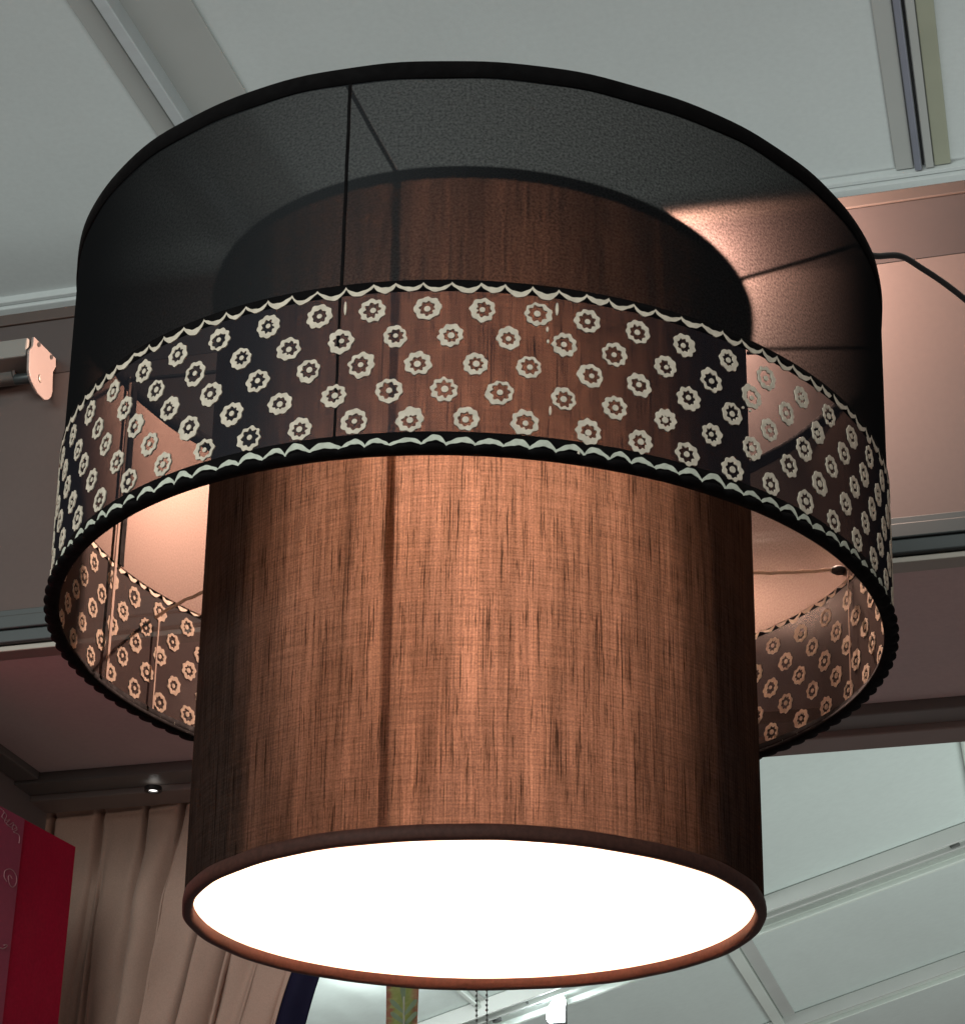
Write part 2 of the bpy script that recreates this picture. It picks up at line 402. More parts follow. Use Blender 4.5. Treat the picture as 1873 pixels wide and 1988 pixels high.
box('front_lip', XA - 0.9, XB, YF - 0.002, YF + 0.024, ZR0 - 0.008, ZR0 - 0.001, M['rail_light'], sf, 0.001)
box('back_beam', XA - 0.9, XB, 2.397, 2.445, ZR0 - 0.016, ZR0 + 0.02, M['backbeam'], sf, 0.002)
box('back_lip', XA - 0.9, XB, 2.446, 2.50, ZR0 - 0.024, ZR0 + 0.02, M['backbeam_low'], sf, 0.002)
box('side_beam', XA - 0.036, XA - 0.001, YF + 0.026, 2.395, ZR0 - 0.012, ZR0 + 0.02, M['backbeam'], sf, 0.002)
tag(sf, 'dark brown soffit panel under the booth wall, framed by dark beams', 'soffit')
sw = tag(box('side_wall', XA - 0.08, XA - 0.038, 1.2, 2.5, -0.6, ZR0 - 0.001, M['sidewall'], None, 0.002),
         'dim grey side wall of the booth above the red board, lower left', 'wall')

# roller blind bracket, upper left
XP = atY(110, 696, YF - 0.004).x
zoom = lambda a, b: (a * 0.1173, 566 + b * 0.1173)
rb = empty('roller_blind', atX(*zoom(700, 1400), XP))
poly = [(575, 745), (935, 1105), (935, 1250), (890, 1330), (882, 1480), (880, 1650), (860, 1740), (820, 1785), (780, 1795), (740, 1788), (640, 1690), (590, 1600), (540, 1500), (505, 1400), (490, 1300), (500, 970), (560, 900)]
prism('bracket_plate', [atX(*zoom(*p), XP) for p in poly], (-1, 0, 0), 0.004, M['plastic'], rb, 0.0012)
for (a, b) in ((650, 878), (856, 1085)):
    pts = [atX(*zoom(a + 24 * math.cos(i * math.pi / 5), b + 42 * math.sin(i * math.pi / 5)), XP + 0.0004) for i in range(10)]
    prism('screw', pts, (1, 0, 0), 0.0006, M['dark'], rb)
# pivot slot and bent flange crease
pts = [atX(*zoom(690 + 45 * math.cos(a), 1430 + 78 * math.sin(a)), XP) for a in [math.pi * (0.65 + 0.085 * i) for i in range(8)]]
obj('pivot', tube_mesh('pivot', [p + Vector((0.0006, 0, 0)) - rb.location for p in pts], 0.0012, 6), M['rail_light'], rb)
cc = atX(*zoom(330, 1340), XP - 0.035); rr = (atX(*zoom(330, 1180), XP - 0.035) - cc).length
def ycyl(name, c, r, x0, x1, mat, parent, seg=28):
    off = parent.location
    V = [Vector((x, c.y + r * math.cos(2 * math.pi * i / seg), c.z + r * math.sin(2 * math.pi * i / seg))) - off for x in (x0, x1) for i in range(seg)]
    F = [tuple(range(seg)), tuple(range(seg, 2 * seg))[::-1]] + [(i, (i + 1) % seg, seg + (i + 1) % seg, seg + i) for i in range(seg)]
    o = obj(name, mesh(name, V, F), mat, parent)
    for p in o.data.polygons: p.use_smooth = len(p.vertices) == 4
    return bevel(o, 0.001)
ycyl('end_cap', cc, rr, XP - 0.039, XP - 0.035, M['plastic'], rb)
ycyl('tube', cc, rr * 0.92, XP - 1.1, XP - 0.040, M['blindgrey'], rb)
cp = atX(*zoom(560, 1420), XP - 0.01)
ycyl('spindle', cp, rr * 0.55, XP - 0.034, XP - 0.0035, M['rail'], rb)
ct, cb = atX(*zoom(480, 800), XP - 0.008), atX(*zoom(480, 1140), XP - 0.008)
box('cassette', XP - 1.1, XP - 0.006, ct.y - 0.006, YF - 0.003, cb.z - CAMZ, ct.z - CAMZ, M['blindgrey'], rb, 0.002)
tag(rb, 'roller blind with a pink-lit bracket plate on the booth wall left of the lamp', 'roller blind')

# added unseen point light behind the lamp, makes the bright patch on the booth wall
l = bpy.data.lights.new('hidden_wall_light', 'POINT'); l.energy = 122; l.color = (1.0, 0.66, 0.53); l.shadow_soft_size = 0.012
o = bpy.data.objects.new('hidden_wall_light', l); COL.objects.link(o); o.location = atY(1272, 500, YF - 0.040)

# small recessed spot under the back beam
p = atZ(298, 1532, CAMZ + ZR0 - 0.026)
sp = empty('recessed_spotlight', p)
def disc(name, r0, r1, z0, z1, mat, parent, seg=24):
    V = []
    for (r_, z_) in ((r0, z0), (r1, z0), (r1, z1), (r0, z1)):
        V += [Vector((r_ * math.cos(2 * math.pi * i / seg), r_ * math.sin(2 * math.pi * i / seg), z_)) for i in range(seg)]
    F = []
    for a in range(4):
        b = (a + 1) % 4
        F += [(a * seg + i, a * seg + (i + 1) % seg, b * seg + (i + 1) % seg, b * seg + i) for i in range(seg)]
    return obj(name, mesh(name, V, F, False), mat, parent)
disc('ring', 0.0065, 0.0115, -0.003, 0.003, M['dark'], sp)
disc('lens', 0.0002, 0.0063, -0.001, 0.002, M['glow'], sp)
tag(sp, 'tiny lit round spotlight under the dark beam, above the curtain', 'spotlight')

# ================================================================== curtain
YC = 2.54
def curtain():
    e = empty('curtain', atY(330, 1988, YC))
    TL, TR = atY(66, 1524, YC), atY(738, 1444, YC)
    BL, BR = atY(30, 2250, YC), atY(494, 2250, YC)
    nu, nv = 420, 110; V = []; F = []; npl = 8.8
    def pos(s, t, navy=0.0):
        P = (TL.lerp(TR, s)).lerp(BL.lerp(BR, s), t)
        ph = 2 * math.pi * (npl * s + 0.30 * math.sin(5.1 * s + 1.3) + 0.12 * math.sin(17 * s) + 0.35 * t * math.sin(3.3 * s * 3 + 1))
        pinch = max(0.0, math.cos(ph)) ** 14
        grow = min(1.0, max(0.0, (t - 0.085) / 0.32)); grow = grow * grow * (3 - 2 * grow)
        soft = 1 - 2 * abs(math.sin(0.5 * ph + 0.4 * math.sin(ph * 0.5 + 2.0 * t) + 0.5 * t)) ** 0.55
        depth = 0.022 * pinch * (1 - grow) + (0.004 + 0.040 * grow) * 0.5 * (soft - 1) * 0.9 * (0.75 + 0.45 * math.sin(11.3 * s + 2))
        depth -= 0.004 * grow * math.sin(ph * 2.3 + 7 * t + 3 * math.sin(2 * ph * 0.5))
        depth += 0.004 * math.exp(-((t - 0.100) / 0.007) ** 2)
        depth -= 0.0016 * math.sin(41 * s + 23 * t) * math.sin(9 * t + 17 * s) * (0.4 + grow)
        if 0.1 <= t < 0.13: depth -= 0.004 * pinch
        return P + Vector((0.010 * grow * math.cos(ph + 0.4), depth, 0.0))
    for j in range(nv + 1):
        for i in range(nu + 1):
            V.append(pos(i / nu, j / nv) - e.location)
    for j in range(nv):
        for i in range(nu):
            a = j * (nu + 1) + i; F.append((a, a + 1, a + nu + 2, a + nu + 1))
    obj('drape', mesh('drape', V, F, True), M['curtain'], e)
    # header tape
    jh = 9; V2 = []; F2 = []
    for j in (0, 5, 10):
        for i in range(nu + 1): V2.append(pos(i / nu, j / nv) - e.location + Vector((0, -0.0035, 0.0015 if j == 0 else 0)))
    for j in range(2):
        for i in range(nu):
            a = j * (nu + 1) + i; F2.append((a, a + 1, a + nu + 2, a + nu + 1))
    obj('header_tape', mesh('header_tape', V2, F2, True), M['curtain'], e)
    # navy border along the drawn edge
    V3 = []; F3 = []; n3 = 14
    for j in range(nv + 1):
        t = j / nv; E_ = pos(1.0, t)
        wd = 0.040
        for i in range(n3 + 1):
            q = i / n3
            V3.append(E_ + Vector((wd * q - 0.002, 0.004 - 0.006 * math.sin(q * math.pi * 1.5) * (0.4 + t), 0.002 * q)) - e.location)
    for j in range(nv):
        for i in range(n3):
            a = j * (n3 + 1) + i; F3.append((a, a + 1, a + n3 + 2, a + n3 + 1))
    obj('border', mesh('border', V3, F3, True), M['navy'], e)
    for nm in e.children:
        sm = nm.modifiers.new('thick', 'SOLIDIFY'); sm.thickness = 0.0012
    for s in [0.5 / npl + i / npl for i in range(int(npl))]: pass
    return tag(e, 'taupe pleated curtain with a navy edge, drawn to the left below the booth beam', 'curtain')
curtain()

# ================================================================== red board on the left
pr = atY(148, 1644, 2.36)
dirr = Vector((math.sin(R(5.6)), math.cos(R(5.6)), 0)); nrm = Vector((dirr.y, -dirr.x, 0))
e = empty('red_board', pr + Vector((0, 0, -0.5)))
def onb(u, v, lift=0.0): return atPlane(u, v, pr + nrm * lift, nrm)
TLb = onb(0, 1564); zt = pr.z
s0 = pr - dirr * 0.75
Pn = [Vector((s0.x, s0.y, zt)), Vector((pr.x, pr.y, zt)), Vector((pr.x, pr.y, zt - 0.7)), Vector((s0.x, s0.y, zt - 0.7))]
prism('cloth_face', Pn, -nrm, 0.012, M['red'], e, 0.001)
pb = onb(48, 1589, 0.001); pt = (pb - pr).dot(dirr)
Q = pr + dirr * pt
Pn = [Vector((s0.x, s0.y, zt - 0.001)), Vector((Q.x, Q.y, zt - 0.001)), Vector((Q.x, Q.y, zt - 0.7)), Vector((s0.x, s0.y, zt - 0.7))]
prism('pink_strip', [q + nrm * 0.0006 for q in Pn], nrm, 0.0012, M['magenta'], e)
zr = lambda a, b: (a * 0.2249, 1540.7 + b * 0.2249)
def doodle(pts, r=0.0006):
    P = spline([onb(*zr(*q), 0.0022) for q in pts], 8)
    obj('printed_mark', tube_mesh('printed_mark', [x - e.location for x in P], r, 5), M['chalk'], e)
doodle([(62, 760), (40, 720), (45, 670), (80, 650), (120, 670), (145, 720), (140, 780), (110, 808), (85, 780), (75, 720), (90, 705), (108, 735)])
doodle([(8, 130), (40, 160), (20, 200), (60, 230), (90, 225), (60, 260), (100, 290), (130, 270), (150, 310), (120, 330), (160, 350), (172, 380), (168, 430)])
doodle([(30, 150), (60, 190), (45, 240), (80, 270), (120, 250), (110, 310), (150, 290)], 0.0005)
doodle([(0, 1330), (30, 1338), (62, 1318), (55, 1305), (35, 1310)], 0.0009)
tag(e, 'deep red board with a pink printed strip, lower left beside the curtain', 'board')

# ================================================================== marquee roof beyond the booth
Y1 = 9.0
a1, b1 = atY(1484, 1740, Y1), atY(1873, 1597, Y1)
sl = (b1.z - a1.z) / (b1.x - a1.x); ALF = math.atan(sl)
ex = Vector((math.cos(ALF), 0, math.sin(ALF))); ey = Vector((0, 1, 0)); en = ex.cross(ey).normalized()   # points up
if en.z < 0: en = -en
def onR(u, v): return atPlane(u, v, a1, en)
def rp(x, y, dz=0.0): return a1 + ex * x + ey * (y - a1.y) + en * dz
roof_pts = [rp(-9, 4.8), rp(8, 4.8), rp(8, 42), rp(-9, 42)]
rf = tag(prism('tent_roof', roof_pts, en, 0.03, M['lining_far']), kind='structure')
def rbeam(name, x0, x1, y0, y1, drop, mat, parent):
    P = [rp(x0, y0, -drop), rp(x1, y0, -drop), rp(x1, y1, -drop), rp(x0, y1, -drop)]
    return prism(name, P, en, drop - 0.002, M[mat], parent, 0.004)
def roof_coord(u, v):
    d_ = onR(u, v) - a1
    return d_.dot(ex), a1.y + d_.y
GRP = 'white steel frame members of the far roof'
def cross_rafter(lbl, up_px, low_px, x0, x1, bolts=()):
    ya = roof_coord(*low_px)[1]; yb = roof_coord(*up_px)[1]
    y0, y1 = min(ya, yb), max(ya, yb)
    e = empty('roof_rafter', rp((x0 + x1) / 2, y0))
    rbeam('flange_or_shade', x0, x1, y0, y1, 0.05, 'steelwhite', e)
    rbeam('lip', x0, x1, y0 - 0.02, y0 - 0.004, 0.075, 'rafter', e)
    rbeam('lip', x0, x1, y1 + 0.004, y1 + 0.02, 0.075, 'steelwhite', e)
    for (u, v) in bolts:
        q = roof_coord(u, v); c_ = rp(q[0], q[1], -0.053)
        ring = [c_ + (ex * math.cos(i * math.pi / 4) + ey * math.sin(i * math.pi / 4) * 1.0) * 0.022 for i in range(8)]
        prism('bolt', ring, -en, 0.012, M['chain'], e)
    return tag(e, lbl, 'rafter', GRP)
cross_rafter('nearest white roof rafter with a bolt, right of the lamp base', (1484, 1740), (1490, 1776), -8, 7.5, [(1843, 1618)])
y_s2 = roof_coord(1503, 1979), roof_coord(1530, 1988)
cross_rafter('second white roof rafter, at the lower right corner', (1650, 1928), (1650, 1943), -8, 7.5)
cross_rafter('bolted white roof rafter behind the bead chain', (1010, 1928), (1010, 1950), -8.5, 7.5, [(1018, 1925), (1040, 1921), (932, 1958), (958, 1957)])
def purlin(lbl, a_px, b_px, wpx, extra=None):
    (xa, ya) = roof_coord(*a_px); (xb, yb) = roof_coord(*b_px); xm = (xa + xb) / 2
    wdt = abs(roof_coord(a_px[0] + wpx, a_px[1])[0] - xa)
    e = empty('roof_purlin', rp(xm, 5.0))
    rbeam('web', xm, xm + wdt, 5.0, 40, 0.04, 'steelwhite', e)
    rbeam('flange_or_shade', xm + wdt + 0.003, xm + wdt * 2.3, 5.0, 40, 0.012, 'rafter', e)  # shadow band beside the purlin, built as a darker flat strip
    return tag(e, lbl, 'purlin', GRP)
purlin('white roof purlin running down to the lower right rafter', (1410, 1850), (1505, 1982), 26)
purlin('white roof purlin meeting the bolted rafter behind the bead chain', (890, 1920), (930, 1948), 12)
purlin('white roof purlin at the right edge under the booth beam', (1856, 1404), (1870, 1480), 30)
# floodlight on the far roof
hit = onR(1082, 1962); fl = empty('floodlight', O0 + (hit - O0) * 0.955)
def lbox(name, c, sx, sy, sz, mat, parent, bev=0.004):
    V = [Vector((c[0] + x * sx / 2, c[1] + y * sy / 2, c[2] + z * sz / 2)) for x in (-1, 1) for y in (-1, 1) for z in (-1, 1)]
    f = [(0, 1, 3, 2), (4, 6, 7, 5), (0, 4, 5, 1), (2, 3, 7, 6), (0, 2, 6, 4), (1, 5, 7, 3)]
    return bevel(obj(name, mesh(name, V, f), mat, parent), bev)
lbox('housing', (0, 0.05, 0), 0.06, 0.04, 0.10, M['chain'], fl)
bmk = bmesh.new(); bmesh.ops.create_icosphere(bmk, subdivisions=3, radius=0.055, matrix=Matrix.Translation((0, -0.03, 0)) @ Matrix.Rotation(0.5, 4, 'Y') @ Matrix.Diagonal((0.62, 0.5, 1.2, 1)))
me = bpy.data.meshes.new('lens'); bmk.to_mesh(me); bmk.free(); obj('lens', me, M['flood'], fl)
lbox('yoke', (0, 0.05, 0.12), 0.02, 0.02, 0.14, M['chain'], fl)
tag(fl, 'glaring white floodlight on the far roof, below the lamp', 'floodlight')

hit = onR(835, 1880)
l = bpy.data.lights.new('roof_floodlight', 'POINT'); l.energy = 45; l.color = (0.92, 1.0, 0.98); l.shadow_soft_size = 0.1
o = bpy.data.objects.new('roof_floodlight', l); COL.objects.link(o); o.location = O0 + (hit - O0) * 0.96

# hanging printed banner
YG = 3.6
g0, g1 = atY(750, 1880, YG), atY(815, 1880, YG); gz0 = atY(780, 2100, YG).z
bn = empty('printed_banner', Vector((g0.x, YG, gz0)))
wd = g1.x - g0.x; ht_ = g0.z - gz0; V = []; F = []
for j in range(13):
    for i in range(9):
        V.append(Vector((wd * i / 8, 0.010 * math.sin(i / 8 * 3.1 + j * 0.15), ht_ * (1 - j / 12))))
for j in range(12):
    for i in range(8):
        a = j * 9 + i; F.append((a, a + 1, a + 10, a + 9))
me = mesh('cloth', V, F, True); uvl = me.uv_layers.new(name='UVMap')
for lp in me.loops:
    co = me.vertices[lp.vertex_index].co; uvl.data[lp.index].uv = (co.x / wd, co.z / wd)
o = obj('cloth', me, M['banner'], bn); o.modifiers.new('thick', 'SOLIDIFY').thickness = 0.002
def leaf(cu, cv, L, Wd, ang, mat='leafprint'):
    c_ = atY(cu, cv, YG - 0.013); P = []
    for i in range(16):
        t = i / 16 * 2 * math.pi; lx = Wd * math.sin(t) * abs(math.sin(t / 2 + math.pi / 2)) if False else Wd * math.sin(t) * (0.65 + 0.35 * math.cos(t)); lz = L * math.cos(t)
        P.append(c_ + Vector((lx * math.cos(ang) - lz * math.sin(ang), 0, lx * math.sin(ang) + lz * math.cos(ang))))
    prism('leaf_print', P, (0, -1, 0), 0.0008, M[mat], bn)
for (u_, v_, L, w_, a_) in ((783, 1930, 0.022, 0.007, 0.1), (772, 1955, 0.020, 0.006, 0.8), (796, 1957, 0.020, 0.006, -0.7), (774, 1978, 0.02, 0.006, 0.9), (795, 1980, 0.02, 0.006, -0.8)):
    leaf(u_, v_, L, w_, a_)
obj('stem_print', tube_mesh('stem_print', [atY(784, v_, YG - 0.014) - bn.location for v_ in (1935, 1960, 1990, 2040)], 0.0018, 5), M['leafline'], bn)
tag(bn, 'narrow green and red banner with leaf print, below the lamp', 'banner')

# bead chain loop
YBC = 2.66
V = []; F = []
c0 = atY(925, 1988, YBC); c1 = atY(945, 1988, YBC); zt_ = ZR0 + CAMZ - 0.03; zb_ = atY(935, 2230, YBC).z
ch = empty('bead_chain', (c0.x, YBC, zb_))
path = []
n = int((zt_ - zb_) / 0.0066)
for xx in (c0.x, c1.x):
    for i in range(n): path.append(Vector((xx + 0.0006 * math.sin(i * 0.4 + xx), YBC, zb_ + 0.0066 * i)))
for i in range(1, 6):
    path.append(Vector((c0.x + (c1.x - c0.x) * (0.5 - 0.5 * math.cos(math.pi * i / 6)), YBC, zb_ - 0.006 * math.sin(math.pi * i / 6))))
for pnt in path:
    b = len(V); r_ = 0.0021
    V.append(pnt + Vector((0, 0, r_)) - ch.location)
    for (rz_, rr_) in ((0.5, 0.866), (-0.5, 0.866)):
        for i in range(6): V.append(pnt + Vector((r_ * rr_ * math.cos(i * math.pi / 3), r_ * rr_ * math.sin(i * math.pi / 3), r_ * rz_)) - ch.location)
    V.append(pnt + Vector((0, 0, -r_)) - ch.location)
    for i in range(6):
        j = (i + 1) % 6
        F += [(b, b + 1 + i, b + 1 + j), (b + 1 + i, b + 7 + i, b + 7 + j, b + 1 + j), (b + 13, b + 7 + j, b + 7 + i)]
obj('beads', mesh('beads', V, F, True), M['chain'], ch)
for xx in (c0.x, c1.x):
    obj('strand', tube_mesh('strand', [Vector((xx - c0.x, 0, 0)), Vector((xx - c0.x, 0, zt_ - zb_))], 0.0006, 5), M['chain'], ch)
lbox('winder', ((c1.x - c0.x) / 2, 0, zt_ - zb_ + 0.012), 0.030, 0.02, 0.03, M['steelwhite'], ch, 0.003)
tag(ch, 'thin grey bead chain loop hanging behind and below the lamp', 'chain')

# ================================================================== THE LAMP
G = dict(X=-0.0034, D=1.5485, Z=0.4135, Ri=0.2198, hi=0.5348, ht=0.5373, hob=0.2222, hbt=0.3490, tx=-0.0213, ty=0.0133, dxo=-0.0057, dyo=-0.0015,
         Rit=0.2290, Rob=0.3366, Rot=0.35, aot=0.0064, bot=-0.0222, aob=0.0013, bob=-0.0179, ait=-0.0034, bit=-0.0262, itx=-0.0259, ity=0.0059)
def rotm(ax, ay): return Matrix.Rotation(ay, 3, 'Y') @ Matrix.Rotation(ax, 3, 'X')
TO, TI = rotm(G['tx'], G['ty']), rotm(G['itx'], G['ity'])
def outer(th, h, dr=0.0):
    s = (h - G['hob']) / (G['ht'] - G['hob'])
    r_ = G['Rob'] + (G['Rot'] - G['Rob']) * s; a = G['aob'] + (G['aot'] - G['aob']) * s; b = G['bob'] + (G['bot'] - G['bob']) * s
    rr_ = r_ * (1 + a * math.cos(2 * th) + b * math.sin(2 * th)) + dr
    return TO @ Vector((rr_ * math.sin(th), -rr_ * math.cos(th), h)) + Vector((G['dxo'], G['dyo'], 0))
def inner(th, s, dr=0.0):
    A = Vector(((G['Ri'] + dr) * math.sin(th), -(G['Ri'] + dr) * math.cos(th), 0))
    rr_ = G['Rit'] * (1 + G['ait'] * math.cos(2 * th) + G['bit'] * math.sin(2 * th)) + dr
    B = TI @ Vector((rr_ * math.sin(th), -rr_ * math.cos(th), G['hi']))
    return A.lerp(B, s)
base = Mpsi @ Vector((G['X'], G['D'], G['Z'])) + Vector((0, 0, CAMZ))
lamp = tag(empty('pendant_lamp', base, PSI), 'two-tier pendant lamp with sheer black outer shade and glowing brown inner drum', 'lamp')
LI = Matrix.Rotation(-PSI, 3, 'Z')
def loc(p): return LI @ (Vector(p) - base)      # world -> lamp frame

def shell(name, fn, t0, t1, nseg, nh, mat, parent, uscale, vscale):
    V = []; F = []; UV = []
    for j in range(nh + 1):
        for i in range(nseg): V.append(fn(2 * math.pi * i / nseg, t0 + (t1 - t0) * j / nh))
    for j in range(nh):
        for i in range(nseg):
            i2 = (i + 1) % nseg; F.append((j * nseg + i, j * nseg + i2, (j + 1) * nseg + i2, (j + 1) * nseg + i))
            u0, u1 = uscale * 2 * math.pi * i / nseg, uscale * 2 * math.pi * (i + 1) / nseg
            v0, v1 = vscale * (t0 + (t1 - t0) * j / nh), vscale * (t0 + (t1 - t0) * (j + 1) / nh)
            UV += [(u0, v0), (u1, v0), (u1, v1), (u0, v1)]
    me = bpy.data.meshes.new(name); me.from_pydata([tuple(v) for v in V], [], F); me.update()
    l = me.uv_layers.new(name='UVMap')
    for i, uvv in enumerate(UV): l.data[i].uv = uvv
    me.polygons.foreach_set('use_smooth', [True] * len(me.polygons))
    return obj(name, me, mat, parent)
def ringprof(name, fn, prof, nseg, mat, parent, mod=None):
    """closed profile [(t, dr)] swept round the drum fn(theta, t, dr)"""
    V = []; F = []; k_ = len(prof)
    for i in range(nseg):
        th = 2 * math.pi * i / nseg
        for (t, dr) in prof:
            if mod: t, dr = mod(th, t, dr)
            V.append(fn(th, t, dr))
    for i in range(nseg):
        i2 = (i + 1) % nseg
        for a in range(k_):
            b = (a + 1) % k_; F.append((i * k_ + a, i2 * k_ + a, i2 * k_ + b, i * k_ + b))
    return obj(name, mesh(name, V, F, True), mat, parent)
def patch(name, fn, pts_in, pts_out, mat, parent, r0, r1):
    """closed thin ring between two outlines in (theta, h)"""
    n_ = len(pts_in); V = []
    for dr in (r0, r1):
        V += [fn(a, b, dr) for a, b in pts_in] + [fn(a, b, dr) for a, b in pts_out]
    F = []
    for i in range(n_):
        j = (i + 1) % n_
        F += [(i, j, n_ + j, n_ + i), (2 * n_ + i, 3 * n_ + i, 3 * n_ + j, 2 * n_ + j), (i, 2 * n_ + i, 2 * n_ + j, j), (n_ + i, n_ + j, 3 * n_ + j, 3 * n_ + i)]
    return V, F

# --- outer shade, upper sheer part
H_T, H_M, H_B = G['ht'], 0.3502, G['hob']
osh = shell('outer_shade', outer, H_M - 0.004, H_T - 0.003, 220, 10, M['film'], lamp, 0.345, 1.0)
ringprof('top_trim', outer, [(H_T - 0.0145, 0.0012), (H_T - 0.001, 0.0016), (H_T, 0.0006), (H_T, -0.0012), (H_T - 0.001, -0.0018), (H_T - 0.0145, -0.0012)], 220, M['hem'], osh,
         lambda th, t, dr: (t + (0.0005 * math.sin(th * 13) + 0.0004 * math.sin(th * 31 + 1)) * (1 if t < H_T - 0.01 else 0.6), dr + 0.00025 * math.sin(th * 19 + t * 90)))
def vstrip(name, fn, th, w_, t0, t1, dr0, dr1, mat, parent, n_=24, lean=0.0):
    V = []; F = []
    for i in range(n_ + 1):
        t = t0 + (t1 - t0) * i / n_; tt = th + lean * (i / n_)
        wob = 0.0012 * math.sin(i * 0.9 + th * 7) * 0.3
        for (a, dr) in ((-w_, dr0), (w_, dr0), (w_, dr1), (-w_, dr1)): V.append(fn(tt + a + wob, t, dr))
    for i in range(n_):
        for a in range(4):
            b = (a + 1) % 4; F.append((i * 4 + a, i * 4 + b, i * 4 + 4 + b, i * 4 + 4 + a))
    F += [(0, 1, 2, 3), tuple(range(4 * n_, 4 * n_ + 4))[::-1]]
    return obj(name, mesh(name, V, F), mat, parent)
vstrip('seam', outer, R(-15.95), 0.0032, H_M, H_T - 0.014, -0.0006, 0.0006, M['hem'], osh)

# --- printed band
band = shell('shade_band', lambda a, b: outer(a, b, 0.0012), H_B + 0.002, H_M, 220, 6, M['band'], lamp, 0.34, 1.0)
bo = lambda a, b, dr=0.0: outer(a, b, 0.0012 + dr)
vstrip('seam', bo, R(-16.0), 0.0026, H_B + 0.008, H_M, -0.0005, 0.0005, M['hem'], band)
ringprof('top_edge', bo, [(H_M - 0.0075, 0.0004), (H_M + 0.001, 0.0008), (H_M + 0.001, -0.0006), (H_M - 0.0075, -0.0004)], 220, M['hem'], band)
NS = 116
def hemmod(th, t, dr):
    x = (th * NS / (2 * math.pi)) % 1.0
    saw = abs(math.sin(math.pi * x)) ** 0.7
    if dr > 0.0009: return t, dr - 0.0007 + 0.0034 * saw
    return t, dr
ringprof('hem', bo, [(H_B + 0.0022, -0.0006), (H_B + 0.0014, 0.0010), (H_B - 0.0004, 0.0014), (H_B - 0.0016, 0.0012), (H_B - 0.0026, -0.0015),
                     (H_B - 0.0024, -0.0065), (H_B - 0.0010, -0.0082), (H_B + 0.0025, -0.0075), (H_B + 0.0040, -0.0030)], NS * 8, M['hem'], band, hemmod)
# dark cloth allowance above the hem
ringprof('hem_fold', bo, [(H_B + 0.0118, 0.0003), (H_B + 0.0118, -0.0006), (H_B + 0.0020, -0.0006), (H_B + 0.0020, 0.0003)], 220, M['hem'], band)

# scalloped print, upper (hanging garlands) and lower (arches)
def scallop(up):
    rnd = random.Random(3 if up else 5); V = []; F = []
    per = 14
    gaps = {rnd.randrange(NS) for _ in range(5)}
    node = [rnd.uniform(-0.13, 0.13) for _ in range(NS)]; node.append(node[0])
    for s in range(NS):
        if s in gaps and rnd.random() < 0.6: lim = 0.80
        else: lim = 1.0
        amp = 0.0052 * rnd.uniform(0.72, 1.18); th_w = rnd.uniform(0.0030, 0.0048); off = rnd.uniform(-0.0008, 0.0008); sk = rnd.uniform(-0.5, 0.5)
        b0 = len(V); m_ = int(per * lim)
        for i in range(m_ + 1):
            x = i / per; th = 2 * math.pi * (s + x + node[s] * (1 - x) + node[s + 1] * x) / NS
            arch = math.sin(math.pi * (x + sk * x * (1 - x)))
            if up: mid = 0.3483 - amp * arch ** 0.75 + off * arch
            else: mid = 0.2243 + amp * 0.95 * arch ** 0.8 + off * arch
            hw = th_w * (0.55 + 0.5 * arch) * 0.5 + 0.00025 * math.sin(17 * x + s)
            if lim < 1: hw *= min(1, (m_ - i) / 3 + 0.15)
            for dr in (-0.0006, 0.0008):
                V.append(bo(th, mid - hw, dr)); V.append(bo(th, mid + hw, dr))
        for i in range(m_):
            a = b0 + i * 4
            F += [(a, a + 1, a + 5, a + 4), (a + 2, a + 6, a + 7, a + 3), (a, a + 4, a + 6, a + 2), (a + 1, a + 3, a + 7, a + 5)]
        F += [(b0, b0 + 2, b0 + 3, b0 + 1)]; a = b0 + m_ * 4; F += [(a, a + 1, a + 3, a + 2)]
    return obj('scallop_border', mesh('scallop_border', V, F), M['motif'] if up else M['wave'], band)
scallop(True); scallop(False)

